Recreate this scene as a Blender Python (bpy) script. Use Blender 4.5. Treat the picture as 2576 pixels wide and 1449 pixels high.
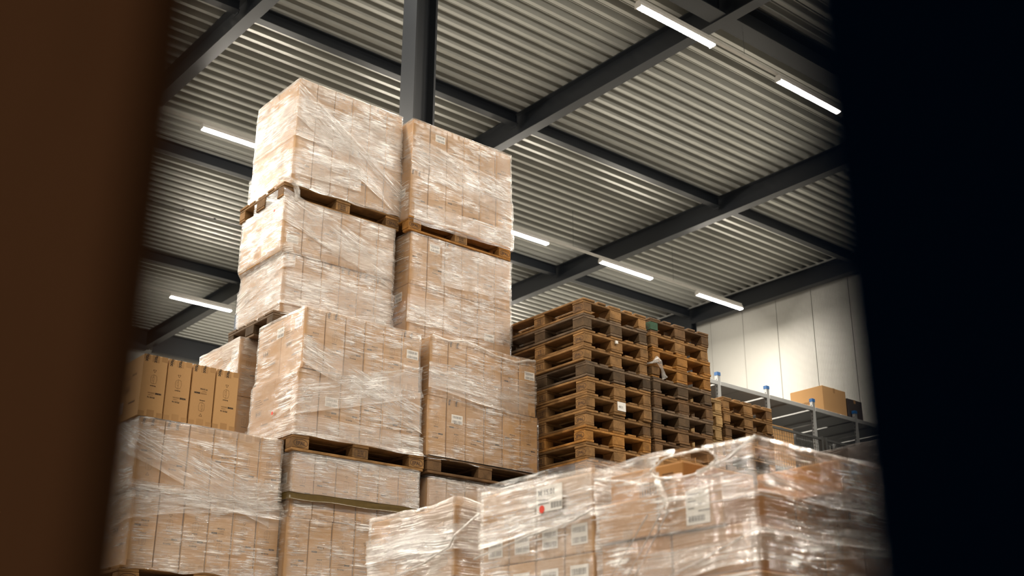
import bpy, math, random
from mathutils import Vector, Matrix, noise as mnoise

random.seed(11)
scene = bpy.context.scene
for o in list(bpy.data.objects):
    bpy.data.objects.remove(o)
col = scene.collection
PI = math.pi
R = math.radians

# ------------------------------------------------------------------ camera
ZC = 0.30                      # eye height: crouched between two stacks
F_PX, YAW, PITCH, ROLL = 2951.7, R(39.646), R(20.787), R(-0.218)
cam_d = bpy.data.cameras.new('camera')
cam = bpy.data.objects.new('camera', cam_d)
col.objects.link(cam)
scene.camera = cam
cam_d.sensor_width = 36.0
cam_d.lens = F_PX / 2576 * 36.0
cam_d.clip_start = 0.05
cam_d.clip_end = 200
fw = Vector((math.sin(YAW) * math.cos(PITCH), math.cos(YAW) * math.cos(PITCH), math.sin(PITCH)))
rt = Vector((math.cos(YAW), -math.sin(YAW), 0))
dn = fw.cross(rt)
r2 = rt * math.cos(ROLL) + dn * math.sin(ROLL)
d2 = -rt * math.sin(ROLL) + dn * math.cos(ROLL)
cam.matrix_world = Matrix(((r2.x, -d2.x, -fw.x, 0), (r2.y, -d2.y, -fw.y, 0), (r2.z, -d2.z, -fw.z, ZC), (0, 0, 0, 1)))
cam_d.dof.use_dof = True
cam_d.dof.focus_distance = 9.8
cam_d.dof.aperture_fstop = 2.5

# ------------------------------------------------------------------ world + exposure
world = bpy.data.worlds.new('world')
scene.world = world
world.use_nodes = True
world.node_tree.nodes['Background'].inputs[0].default_value = (0.01, 0.014, 0.02, 1)
world.node_tree.nodes['Background'].inputs[1].default_value = 0.3
vs = scene.view_settings
vs.view_transform = 'Standard'
vs.look = 'None'
vs.exposure = 0.0
vs.gamma = 1.0
vs.use_curve_mapping = False
LAMP_STRENGTH = 525.0           # radiance of the tube diffusers
try:                           # shorter light paths are enough in this hall
    scene.cycles.max_bounces = 6
    scene.cycles.diffuse_bounces = 3
    scene.cycles.glossy_bounces = 2
    scene.cycles.transmission_bounces = 2
except AttributeError:
    pass
LAMP_COLOR = (1.0, 0.92, 0.80)

# ------------------------------------------------------------------ node helpers
def mat(name):
    m = bpy.data.materials.new(name)
    m.use_nodes = True
    nt = m.node_tree
    nt.nodes.clear()
    out = nt.nodes.new('ShaderNodeOutputMaterial')
    return m, nt, out

def N(nt, kind, **kw):
    n = nt.nodes.new(kind)
    for k, v in kw.items():
        if k.startswith('i_'):
            key = k[2:]
            key = int(key) if key.isdigit() else key.replace('_', ' ')
            n.inputs[key].default_value = v
        else:
            setattr(n, k, v)
    return n

def L(nt, a, b):
    nt.links.new(a, b)

def ramp(nt, fac, stops):
    n = nt.nodes.new('ShaderNodeValToRGB')
    el = n.color_ramp.elements
    while len(el) < len(stops):
        el.new(0.5)
    for e, (p, c) in zip(el, stops):
        e.position = p
        e.color = c if len(c) == 4 else (*c, 1)
    L(nt, fac, n.inputs[0])
    return n

def g(v):
    return (v, v, v, 1)

def noise_tex(nt, vec, scale, detail=3, rough=0.55, mscale=None, rot=None, loc=None):
    if mscale or rot or loc:
        mp = N(nt, 'ShaderNodeMapping')
        if mscale: mp.inputs['Scale'].default_value = mscale
        if rot: mp.inputs['Rotation'].default_value = rot
        if loc: mp.inputs['Location'].default_value = loc
        L(nt, vec, mp.inputs[0])
        vec = mp.outputs[0]
    n = N(nt, 'ShaderNodeTexNoise', i_Scale=scale, i_Detail=detail, i_Roughness=rough)
    L(nt, vec, n.inputs['Vector'])
    return n.outputs['Fac']

def math_n(nt, op, a, b=None, clamp=False):
    n = N(nt, 'ShaderNodeMath', operation=op)
    n.use_clamp = clamp
    for i, v in enumerate((a, b)):
        if v is None: continue
        if isinstance(v, (int, float)): n.inputs[i].default_value = v
        else: L(nt, v, n.inputs[i])
    return n.outputs[0]

def mixc(nt, fac, a, b, blend='MIX'):
    n = N(nt, 'ShaderNodeMix', data_type='RGBA', blend_type=blend)
    for s, v in ((n.inputs[0], fac), (n.inputs[6], a), (n.inputs[7], b)):
        if isinstance(v, (int, float)): s.default_value = v
        elif isinstance(v, tuple): s.default_value = v if len(v) == 4 else (*v, 1)
        else: L(nt, v, s)
    return n.outputs[2]

def simple(name, color, rough=0.6, metal=0.0, spec=0.5, nscale=8.0, namt=0.15, bump=0.0, bscale=60.0):
    """principled with a little procedural mottling in object space"""
    m, nt, out = mat(name)
    tc = N(nt, 'ShaderNodeTexCoord')
    f = noise_tex(nt, tc.outputs['Object'], nscale, 4)
    lo = tuple(c * (1 - namt) for c in color)
    hi = tuple(min(1, c * (1 + namt)) for c in color)
    c = mixc(nt, f, lo, hi)
    p = N(nt, 'ShaderNodeBsdfPrincipled', i_Roughness=rough, i_Metallic=metal)
    p.inputs['Specular IOR Level'].default_value = spec
    L(nt, c, p.inputs['Base Color'])
    if bump:
        b = N(nt, 'ShaderNodeBump', i_Strength=bump, i_Distance=0.004)
        L(nt, noise_tex(nt, tc.outputs['Object'], bscale, 3), b.inputs['Height'])
        L(nt, b.outputs[0], p.inputs['Normal'])
    L(nt, p.outputs[0], out.inputs[0])
    return m

def wood(name, dark, light, chip=False, rough=0.75):
    m, nt, out = mat(name)
    tc = N(nt, 'ShaderNodeTexCoord')
    oi = N(nt, 'ShaderNodeObjectInfo')
    off = N(nt, 'ShaderNodeVectorMath', operation='SCALE')
    cmb = N(nt, 'ShaderNodeCombineXYZ')
    L(nt, oi.outputs['Random'], cmb.inputs[0]); L(nt, oi.outputs['Random'], cmb.inputs[1]); L(nt, oi.outputs['Random'], cmb.inputs[2])
    L(nt, cmb.outputs[0], off.inputs[0]); off.inputs['Scale'].default_value = 37.0
    add = N(nt, 'ShaderNodeVectorMath', operation='ADD')
    L(nt, tc.outputs['Object'], add.inputs[0]); L(nt, off.outputs[0], add.inputs[1])
    v = add.outputs[0]
    if chip:
        grain = noise_tex(nt, v, 110, 4, 0.7)
    else:
        grain = noise_tex(nt, v, 1.0, 5, 0.6, mscale=(5, 70, 70))
    c = mixc(nt, grain, dark, light)
    stain = ramp(nt, noise_tex(nt, v, 7, 4, 0.6), [(0.40, g(0.4)), (0.60, g(1))])
    c = mixc(nt, 0.7, c, stain.outputs[0], 'MULTIPLY')
    val = ramp(nt, oi.outputs['Random'], [(0, g(0.66)), (1, g(1.0))])
    c = mixc(nt, 1.0, c, val.outputs[0], 'MULTIPLY')
    p = N(nt, 'ShaderNodeBsdfPrincipled', i_Roughness=rough)
    p.inputs['Specular IOR Level'].default_value = 0.25
    L(nt, c, p.inputs['Base Color'])
    b = N(nt, 'ShaderNodeBump', i_Strength=0.5, i_Distance=0.003)
    L(nt, grain, b.inputs['Height']); L(nt, b.outputs[0], p.inputs['Normal'])
    L(nt, p.outputs[0], out.inputs[0])
    return m

def kraft(name, base, dark=1.0):
    m, nt, out = mat(name)
    tc = N(nt, 'ShaderNodeTexCoord')
    oi = N(nt, 'ShaderNodeObjectInfo')
    v = tc.outputs['Object']
    c0 = tuple(b * dark for b in base)
    c1 = tuple(min(1, b * 1.16 * dark) for b in base)
    c = mixc(nt, noise_tex(nt, v, 3.0, 4), c0, c1)
    fib = noise_tex(nt, v, 1.0, 3, mscale=(420, 420, 60))
    c = mixc(nt, 0.14, c, ramp(nt, fib, [(0.3, g(0.6)), (0.7, g(1))]).outputs[0], 'MULTIPLY')
    val = ramp(nt, oi.outputs['Random'], [(0, (0.84, 0.82, 0.8)), (1, (1.0, 1.0, 1.0))])
    c = mixc(nt, 1.0, c, val.outputs[0], 'MULTIPLY')
    p = N(nt, 'ShaderNodeBsdfPrincipled', i_Roughness=0.7)
    p.inputs['Specular IOR Level'].default_value = 0.2
    L(nt, c, p.inputs['Base Color'])
    b = N(nt, 'ShaderNodeBump', i_Strength=0.12, i_Distance=0.002)
    wv = N(nt, 'ShaderNodeTexWave', i_Scale=55.0); wv.bands_direction = 'X'
    L(nt, v, wv.inputs['Vector'])
    L(nt, wv.outputs['Fac'], b.inputs['Height']); L(nt, b.outputs[0], p.inputs['Normal'])
    L(nt, p.outputs[0], out.inputs[0])
    return m

def film_mat(name, haze=0.30, streak=0.42, bump=0.9, tint=(0.96, 0.87, 0.76), gloss=0.26, rough=0.12, angle=0.0, sx=1.0, sy=1.0):
    """stretch film: clear, milky where it overlaps and creases, with fine pulled creases that glint"""
    m, nt, out = mat(name)
    uv = N(nt, 'ShaderNodeTexCoord').outputs['UV']
    warp = N(nt, 'ShaderNodeTexNoise', i_Scale=1.7, i_Detail=2.0)
    L(nt, uv, warp.inputs['Vector'])
    sub = N(nt, 'ShaderNodeVectorMath', operation='SUBTRACT'); sub.inputs[1].default_value = (0.5, 0.5, 0.5)
    L(nt, warp.outputs['Color'], sub.inputs[0])
    sc = N(nt, 'ShaderNodeVectorMath', operation='SCALE'); sc.inputs['Scale'].default_value = 0.07
    L(nt, sub.outputs[0], sc.inputs[0])
    add = N(nt, 'ShaderNodeVectorMath', operation='ADD')
    L(nt, uv, add.inputs[0]); L(nt, sc.outputs[0], add.inputs[1])
    v = add.outputs[0]
    s1 = noise_tex(nt, v, 1.0, 3, 0.7, mscale=(1.9 * sx, 150 * sy, 1), rot=(0, 0, angle))
    s2 = noise_tex(nt, v, 1.0, 3, 0.7, mscale=(2.2 * sx, 120 * sy, 1), rot=(0, 0, angle + 0.30), loc=(3, 7, 0))
    s3 = noise_tex(nt, v, 1.0, 3, 0.65, mscale=(2.0 * sx, 85 * sy, 1), rot=(0, 0, angle - 0.42), loc=(9, 1, 0))
    vert = noise_tex(nt, v, 1.0, 1, 0.5, mscale=(38, 5, 1), loc=(2, 2, 0))
    k1 = ramp(nt, noise_tex(nt, uv, 1.0, 1, mscale=(2.0, 4.5, 1), rot=(0, 0, 0.35)), [(0.485, g(0)), (0.50, g(1))]).outputs[0]
    k2 = ramp(nt, noise_tex(nt, uv, 1.0, 1, mscale=(2.4, 4.0, 1), rot=(0, 0, -0.5), loc=(5, 5, 0)), [(0.53, g(0)), (0.545, g(1))]).outputs[0]
    s = mixc(nt, k1, s1, s2)
    s = mixc(nt, k2, s, s3)
    bare = N(nt, 'ShaderNodeAttribute', attribute_name='bare').outputs['Fac']
    touch = math_n(nt, 'SUBTRACT', 1.0, bare, clamp=True)
    crease = ramp(nt, s, [(0.505, g(0)), (0.53, g(0.5)), (0.565, g(1))]).outputs[0]
    brk = ramp(nt, noise_tex(nt, uv, 1.0, 3, 0.65, mscale=(6, 34, 1)), [(0.43, g(0.04)), (0.55, g(1))]).outputs[0]
    area = ramp(nt, noise_tex(nt, uv, 1.0, 2, 0.55, mscale=(2.6, 4.6, 1), rot=(0, 0, 0.25), loc=(4, 2, 0)), [(0.42, g(0.03)), (0.50, g(0.35)), (0.62, g(1))]).outputs[0]
    crease = math_n(nt, 'MULTIPLY', math_n(nt, 'MULTIPLY', crease, brk), math_n(nt, 'MULTIPLY', area, touch))
    patch = ramp(nt, noise_tex(nt, uv, 1.0, 2, mscale=(2.2, 3.4, 1), loc=(1, 8, 0)), [(0.43, g(0)), (0.44, g(0.4)), (0.565, g(0.45)), (0.575, g(1))]).outputs[0]
    lap = math_n(nt, 'ADD', math_n(nt, 'MULTIPLY', k1, 0.3), math_n(nt, 'MULTIPLY', patch, 0.7))
    h = math_n(nt, 'MULTIPLY', math_n(nt, 'MULTIPLY', lap, haze), touch)
    h = math_n(nt, 'ADD', h, haze * 0.2)
    h = math_n(nt, 'ADD', h, math_n(nt, 'MULTIPLY', crease, streak), clamp=True)
    h = math_n(nt, 'MINIMUM', h, 0.96)
    hb = math_n(nt, 'ADD', s, math_n(nt, 'MULTIPLY', vert, 0.30))
    b = N(nt, 'ShaderNodeBump', i_Strength=bump, i_Distance=0.012)
    L(nt, hb, b.inputs['Height'])
    dif = N(nt, 'ShaderNodeBsdfPrincipled', i_Roughness=0.3)
    dif.inputs['Base Color'].default_value = (*tint, 1)
    dif.inputs['Specular IOR Level'].default_value = 0.7
    L(nt, b.outputs[0], dif.inputs['Normal'])
    tr = N(nt, 'ShaderNodeBsdfTransparent'); tr.inputs[0].default_value = (0.98, 0.97, 0.96, 1)
    m1 = N(nt, 'ShaderNodeMixShader')
    L(nt, h, m1.inputs[0]); L(nt, tr.outputs[0], m1.inputs[1]); L(nt, dif.outputs[0], m1.inputs[2])
    gl = N(nt, 'ShaderNodeBsdfGlossy', i_Roughness=rough); gl.inputs[0].default_value = (1, 1, 1, 1)
    L(nt, b.outputs[0], gl.inputs['Normal'])
    b2 = N(nt, 'ShaderNodeBump', i_Strength=bump * 0.35, i_Distance=0.012)
    L(nt, hb, b2.inputs['Height'])
    gl2 = N(nt, 'ShaderNodeBsdfGlossy', i_Roughness=0.30); gl2.inputs[0].default_value = (1, 1, 1, 1)
    L(nt, b2.outputs[0], gl2.inputs['Normal'])
    gf = math_n(nt, 'ADD', math_n(nt, 'MULTIPLY', math_n(nt, 'MULTIPLY', brk, area), gloss * 0.75), gloss * 0.25)
    gf = math_n(nt, 'MULTIPLY', gf, math_n(nt, 'ADD', math_n(nt, 'MULTIPLY', touch, 0.8), 0.2))
    m2 = N(nt, 'ShaderNodeMixShader')
    L(nt, gf, m2.inputs[0]); L(nt, m1.outputs[0], m2.inputs[1]); L(nt, gl.outputs[0], m2.inputs[2])
    m3 = N(nt, 'ShaderNodeMixShader')
    L(nt, math_n(nt, 'MULTIPLY', gf, 0.7), m3.inputs[0]); L(nt, m2.outputs[0], m3.inputs[1]); L(nt, gl2.outputs[0], m3.inputs[2])
    L(nt, m3.outputs[0], out.inputs[0])
    return m

# ------------------------------------------------------------------ materials
M = {}
M['steel'] = simple('dark_navy_painted_steel', (0.0045, 0.0065, 0.010), 0.42, 0, 0.55, 5, 0.2, 0.05)
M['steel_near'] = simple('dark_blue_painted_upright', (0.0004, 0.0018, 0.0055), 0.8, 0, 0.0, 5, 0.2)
M['deck'] = simple('grey_coated_roof_deck', (0.50, 0.50, 0.465), 0.42, 0.6, 0.5, 2, 0.08)
M['floor'] = simple('grey_concrete', (0.20, 0.19, 0.175), 0.5, 0, 0.4, 1.2, 0.2, 0.1, 30)
M['wall'] = simple('off_white_wall_panel', (0.50, 0.49, 0.455), 0.5, 0, 0.4, 2, 0.05)
M['wall_grey'] = simple('grey_wall_panel', (0.22, 0.22, 0.22), 0.5)
M['wall_joint'] = simple('dark_wall_joint', (0.05, 0.05, 0.05), 0.7)
M['lamp_body'] = simple('white_lamp_housing', (0.62, 0.60, 0.56), 0.4)
M['rail'] = simple('grey_lamp_rail', (0.5, 0.48, 0.44), 0.4)
M['wire'] = simple('dark_wire', (0.06, 0.06, 0.06), 0.5)
M['kraft'] = kraft('kraft_cardboard', (0.45, 0.258, 0.108))
M['near_shade_brown'] = simple('shade_darkened_board', (0.058, 0.026, 0.012), 0.95, 0, 0.0, 6, 0.2)  # carton brown darkened to stand in for the shade between the stacks
M['kraft_deep'] = kraft('deep_orange_cardboard', (0.44, 0.22, 0.07))
M['tape'] = simple('brown_packing_tape', (0.36, 0.20, 0.082), 0.25, 0, 0.5, 20, 0.15)
M['tape_band'] = simple('olive_brown_tape_band', (0.115, 0.075, 0.022), 0.25, 0, 0.5, 20, 0.2)
M['ink'] = simple('black_print_ink', (0.035, 0.024, 0.016), 0.6, 0, 0.2)
M['ink_soft'] = simple('thin_print_ink', (0.13, 0.07, 0.03), 0.6, 0, 0.2)
M['paper'] = simple('white_label_paper', (0.78, 0.75, 0.70), 0.55)
M['barcode'] = simple('barcode_print', (0.10, 0.09, 0.085), 0.6)
M['red'] = simple('red_sticker', (0.75, 0.05, 0.02), 0.5)
M['burn'] = simple('burnt_stamp', (0.055, 0.025, 0.010), 0.8)
M['galv'] = simple('galvanised_steel', (0.42, 0.42, 0.41), 0.35, 0.5, 0.5, 6, 0.12)
M['galv_dark'] = simple('dull_steel_fence', (0.10, 0.10, 0.095), 0.45, 0.4)
M['cap'] = simple('blue_plastic_cap', (0.01, 0.10, 0.30), 0.4)
M['green'] = simple('green_sprayed_wood', (0.045, 0.09, 0.055), 0.8, 0, 0.2, 30, 0.4)
M['dark_ply'] = simple('dark_wrapped_goods', (0.05, 0.036, 0.028), 0.35)
M['slipsheet'] = simple('black_plastic_sheet', (0.012, 0.011, 0.010), 0.2)
WOODS = {
    'tan': (wood('tan_pallet_wood', (0.22, 0.108, 0.036), (0.46, 0.25, 0.09)), wood('tan_pallet_block', (0.20, 0.10, 0.034), (0.45, 0.245, 0.09))),
    'orange': (wood('orange_pallet_wood', (0.34, 0.14, 0.028), (0.58, 0.28, 0.07)), wood('orange_pallet_block', (0.31, 0.13, 0.027), (0.54, 0.26, 0.065))),
    'brown': (wood('brown_pallet_wood', (0.13, 0.066, 0.026), (0.27, 0.145, 0.06)), wood('brown_pallet_chipblock', (0.10, 0.05, 0.02), (0.30, 0.165, 0.07), True)),
    'grey': (wood('weathered_grey_pallet_wood', (0.105, 0.066, 0.038), (0.30, 0.20, 0.12)), wood('dark_pallet_chipblock', (0.05, 0.028, 0.014), (0.20, 0.125, 0.062), True)),
    'pale': (wood('pale_new_pallet_wood', (0.42, 0.25, 0.095), (0.62, 0.40, 0.17)), wood('pale_pallet_block', (0.42, 0.25, 0.10), (0.60, 0.39, 0.17))),
}
M['film'] = film_mat('stretch_film', 0.15, 0.72)
M['film_heavy'] = film_mat('milky_stretch_film', 0.28, 0.78, 0.9, (0.97, 0.91, 0.83))
M['film_light'] = film_mat('thin_stretch_film', 0.07, 0.70, 1.0)
M['film_band'] = film_mat('stretch_film_overlap_band', 0.13, 0.66, 0.9, angle=0.25)
M['film_front'] = film_mat('grey_stretch_film', 0.16, 0.80, 1.0, (0.92, 0.88, 0.83), gloss=0.26, sx=0.9, sy=0.7)
M['film_white'] = film_mat('whitish_stretch_film', 0.36, 0.85, 1.0, (0.93, 0.90, 0.86), gloss=0.30, sx=0.9, sy=0.7)
M['film_dim'] = film_mat('thin_brown_stretch_film', 0.18, 0.4, 0.9, (0.62, 0.50, 0.42))
M['film_rope'] = film_mat('bunched_stretch_film', 0.75, 0.7, 0.9, (0.93, 0.89, 0.83))

m, nt, out = mat('lit_tube_diffuser')
em = N(nt, 'ShaderNodeEmission'); em.inputs[0].default_value = (*LAMP_COLOR, 1); em.inputs[1].default_value = LAMP_STRENGTH
L(nt, em.outputs[0], out.inputs[0])
m.cycles.emission_sampling = 'FRONT'
M['lamp'] = m

# ------------------------------------------------------------------ mesh helpers
class MB:
    def __init__(self): self.v = []; self.f = []; self.uv = None; self.bare = None
    def quad(self, a, b, c, d):
        n = len(self.v); self.v += [a, b, c, d]; self.f.append((n, n + 1, n + 2, n + 3)); return self
    def box(self, x0, x1, y0, y1, z0, z1, bev=0.0):
        n = len(self.v)
        if not bev:
            self.v += [(x, y, z) for z in (z0, z1) for y in (y0, y1) for x in (x0, x1)]
            for q in ((0, 2, 3, 1), (4, 5, 7, 6), (0, 1, 5, 4), (2, 6, 7, 3), (0, 4, 6, 2), (1, 3, 7, 5)):
                self.f.append(tuple(n + i for i in q))
            return self
        # chamfered box: 24 verts
        b = bev; X = (x0, x1); Y = (y0, y1); Z = (z0, z1); idx = {}
        for i in (0, 1):
            for j in (0, 1):
                for k in (0, 1):
                    sx, sy, sz = (1, -1)[i] * b, (1, -1)[j] * b, (1, -1)[k] * b
                    for ax, p in (('x', (X[i], Y[j] + sy, Z[k] + sz)), ('y', (X[i] + sx, Y[j], Z[k] + sz)), ('z', (X[i] + sx, Y[j] + sy, Z[k]))):
                        idx[(i, j, k, ax)] = len(self.v); self.v.append(p)
        def face(keys, nrm):
            ids = [idx[q] for q in keys]
            p = [Vector(self.v[i]) for i in ids]
            nn = (p[1] - p[0]).cross(p[2] - p[0])
            if nn.dot(Vector(nrm)) < 0: ids.reverse()
            self.f.append(tuple(ids))
        sg = (-1, 1)
        for i in (0, 1):
            face([(i, 0, 0, 'x'), (i, 1, 0, 'x'), (i, 1, 1, 'x'), (i, 0, 1, 'x')], (sg[i], 0, 0))
            face([(0, i, 0, 'y'), (1, i, 0, 'y'), (1, i, 1, 'y'), (0, i, 1, 'y')], (0, sg[i], 0))
            face([(0, 0, i, 'z'), (1, 0, i, 'z'), (1, 1, i, 'z'), (0, 1, i, 'z')], (0, 0, sg[i]))
            for j in (0, 1):
                face([(i, j, 0, 'x'), (i, j, 1, 'x'), (i, j, 1, 'y'), (i, j, 0, 'y')], (sg[i], sg[j], 0))
                face([(i, 0, j, 'x'), (i, 1, j, 'x'), (i, 1, j, 'z'), (i, 0, j, 'z')], (sg[i], 0, sg[j]))
                face([(0, i, j, 'y'), (1, i, j, 'y'), (1, i, j, 'z'), (0, i, j, 'z')], (0, sg[i], sg[j]))
                for k in (0, 1):
                    face([(i, j, k, 'x'), (i, j, k, 'y'), (i, j, k, 'z')], (sg[i], sg[j], sg[k]))
        return self
    def tube(self, pts, r, seg=6, cap=True):
        pts = [Vector(p) for p in pts]; n0 = len(self.v); rr = r if isinstance(r, (list, tuple)) else [r] * len(pts)
        for i, p in enumerate(pts):
            t = (pts[min(i + 1, len(pts) - 1)] - pts[max(i - 1, 0)]).normalized()
            up = Vector((0, 0, 1)) if abs(t.z) < 0.9 else Vector((1, 0, 0))
            a = t.cross(up).normalized(); b = a.cross(t)
            for s in range(seg):
                an = 2 * PI * s / seg
                self.v.append(tuple(p + (a * math.cos(an) + b * math.sin(an)) * rr[i]))
        for i in range(len(pts) - 1):
            for s in range(seg):
                q = n0 + i * seg
                self.f.append((q + s, q + (s + 1) % seg, q + seg + (s + 1) % seg, q + seg + s))
        if cap:
            self.f.append(tuple(n0 + s for s in reversed(range(seg))))
            e = n0 + (len(pts) - 1) * seg
            self.f.append(tuple(e + s for s in range(seg)))
        return self
    def prism(self, prof, axis, a, b):
        """extrude a closed 2-D profile along 'x','y' or 'z' from a to b"""
        n = len(self.v); k = len(prof)
        for t in (a, b):
            for p, q in prof:
                self.v.append({'x': (t, p, q), 'y': (p, t, q), 'z': (p, q, t)}[axis])
        for i in range(k):
            j = (i + 1) % k
            self.f.append((n + i, n + j, n + k + j, n + k + i))
        self.f.append(tuple(n + i for i in reversed(range(k)))); self.f.append(tuple(n + k + i for i in range(k)))
        return self
    def add2d(self, geo, fn):
        vs_, fs = geo; n = len(self.v)
        self.v += [fn(*p) for p in vs_]; self.f += [tuple(n + i for i in f) for f in fs]
        return self
    def mesh(self, name, material, smooth=False):
        me = bpy.data.meshes.new(name)
        me.from_pydata([tuple(p) for p in self.v], [], self.f)
        if self.uv:
            uvl = me.uv_layers.new(name='UVMap')
            for lp in me.loops: uvl.data[lp.index].uv = self.uv[lp.vertex_index]
        if self.bare:
            at = me.attributes.new('bare', 'FLOAT', 'POINT')
            at.data.foreach_set('value', self.bare)
        me.materials.append(M[material] if isinstance(material, str) else material)
        if smooth: me.polygons.foreach_set('use_smooth', [True] * len(me.polygons))
        me.update()
        return me

def link(name, data, parent=None, loc=(0, 0, 0), rot=(0, 0, 0)):
    o = bpy.data.objects.new(name, data)
    o.location = loc; o.rotation_euler = rot
    if parent: o.parent = parent
    col.objects.link(o)
    return o

def tag(o, label=None, cat=None, group=None, kind=None):
    if label: o['label'] = label
    if cat: o['category'] = cat
    if group: o['group'] = group
    if kind: o['kind'] = kind
    return o

def struct(name, mb, m, smooth=False, label=None):
    o = link(name, mb.mesh(name, m, smooth))
    o['kind'] = 'structure'
    if label: o['label'] = label
    return o

ORD = ['first', 'second', 'third', 'fourth', 'fifth', 'sixth', 'seventh', 'eighth', 'ninth', 'tenth', 'eleventh', 'twelfth', 'thirteenth', 'fourteenth']

# ------------------------------------------------------------------ lettering (font curves turned into flat mesh)
_txt = {}
def text2d(body, size, bold=0.0):
    key = (body, size, bold)
    if key in _txt: return _txt[key]
    cu = bpy.data.curves.new('lettering', 'FONT')
    cu.body = body; cu.size = size; cu.resolution_u = 2; cu.offset = bold
    o = bpy.data.objects.new('lettering', cu); col.objects.link(o)
    dg = bpy.context.evaluated_depsgraph_get()
    me = bpy.data.meshes.new_from_object(o.evaluated_get(dg))
    geo = ([(v.co.x, v.co.y) for v in me.vertices], [tuple(p.vertices) for p in me.polygons])
    bpy.data.objects.remove(o); bpy.data.curves.remove(cu); bpy.data.meshes.remove(me)
    w = max([p[0] for p in geo[0]] or [0])
    _txt[key] = (geo, w)
    return _txt[key]

def line2d(pts, w, closed=False):
    v = []; f = []
    pp = list(pts) + ([pts[0]] if closed else [])
    for (ax, ay), (bx, by) in zip(pp, pp[1:]):
        d = math.hypot(bx - ax, by - ay) or 1e-6
        nx, ny = -(by - ay) / d * w / 2, (bx - ax) / d * w / 2
        n = len(v); v += [(ax - nx, ay - ny), (bx - nx, by - ny), (bx + nx, by + ny), (ax + nx, ay + ny)]
        f.append((n, n + 1, n + 2, n + 3))
    return (v, f)

def rect2d(x0, x1, y0, y1):
    return ([(x0, y0), (x1, y0), (x1, y1), (x0, y1)], [(0, 1, 2, 3)])

def ellipse(cx, cy, a, b, n=24):
    return [(cx + a * math.cos(2 * PI * i / n), cy + b * math.sin(2 * PI * i / n)) for i in range(n)]

# ================================================================== SETTING
Zr = lambda z: z + ZC          # heights measured from the eye
BEAM_Z0 = Zr(9.6); BEAM_H = 0.42; DECK_Z = BEAM_Z0 + BEAM_H + 0.005
WX = 21.6; WY = 29.4; W0X = -9.6; W0Y = -9.0

struct('floor', MB().box(W0X - .3, WX + .5, W0Y - .3, WY + .5, -0.2, 0.0), 'floor')

# corrugated deck: trapezoid ribs along X
pitch = 0.2355
prof = []
y = W0Y - .2
while y < WY + .3:
    prof += [(y, 0.0), (y + .068, 0.0), (y + .083, .12), (y + .134, .12), (y + .140, .055), (y + .154, .055), (y + .160, .12), (y + .2205, .12)]
    y += pitch
mb = MB()
xs = [W0X - .2, -4, 1, 6, 11, 16, WX + .3]
for xx in xs:
    mb.v += [(xx, p, DECK_Z + q) for p, q in prof]
k = len(prof)
for i in range(len(xs) - 1):
    for j in range(k - 1):
        a = i * k + j
        mb.f.append((a, a + 1, a + k + 1, a + k))
ceil = struct('ceiling', mb, 'deck')
struct('roof_topping', MB().box(W0X - .3, WX + .5, W0Y - .3, WY + .5, DECK_Z + .14, DECK_Z + .3), 'deck')

def ibeam_prof(b, h, tw, tf, c=0.0, z=0.0):
    return [(c - b / 2, z), (c + b / 2, z), (c + b / 2, z + tf), (c + tw / 2, z + tf), (c + tw / 2, z + h - tf), (c + b / 2, z + h - tf), (c + b / 2, z + h),
            (c - b / 2, z + h), (c - b / 2, z + h - tf), (c - tw / 2, z + h - tf), (c - tw / 2, z + tf), (c - b / 2, z + tf)]

BX = [6.29 - 10.5, 6.29 - 5.25, 6.29, 11.56, 16.79, 21.3]
beam_words = ['roof beam behind the camera', 'roof beam above the camera', 'dark steel roof beam crossing the top left corner of the picture',
              'dark steel roof beam passing behind the top of both towers', 'dark steel roof beam running above the pallet stacks', 'dark steel roof beam along the top of the white wall']
strutY = [-0.6, 4.3, 9.2, 13.75, 18.6, 23.75, 29.1]
plate_me = MB().box(-.006, .006, -.07, .07, -.11, .11).mesh('connection_plate', 'steel')
bolt_me = MB().tube([(-.02, 0, 0), (.02, 0, 0)], .014, 6).mesh('bolt', 'galv_dark')
for bx_, wd in zip(BX, beam_words):
    t = link('roof_beam', None, loc=(bx_, 0, BEAM_Z0)); tag(t, None, None, None, 'structure'); t['label'] = wd
    link('beam_section', MB().prism(ibeam_prof(.19, BEAM_H, .012, .018), 'y', W0Y, WY).mesh('beam_section', 'steel'), t)
    for sy in strutY[2:6]:
        link('connection_plate', plate_me, t, (-.10, sy + .04, BEAM_H - .15))
        for dz in (-.06, .06):
            link('bolt', bolt_me, t, (-.11, sy + .075, BEAM_H - .15 + dz))
# struts parallel to the ribs, one per bay; the column line carries a deeper girder
for sy in strutY:
    for i in range(len(BX) - 1):
        girder = abs(sy - 9.2) < .1
        a, b = BX[i] + .10, BX[i + 1] - .10
        if girder:
            pr = ibeam_prof(.30, .40, .014, .022, sy, BEAM_Z0 + .02); nm = 'roof_girder'
        else:
            pr = ibeam_prof(.14, .22, .010, .014, sy, DECK_Z - .235); nm = 'roof_strut'
        if sy > 29: pr = ibeam_prof(.14, .55, .010, .014, sy, DECK_Z - .56)
        o = struct(nm, MB().prism(pr, 'x', a, b), 'steel')
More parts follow.
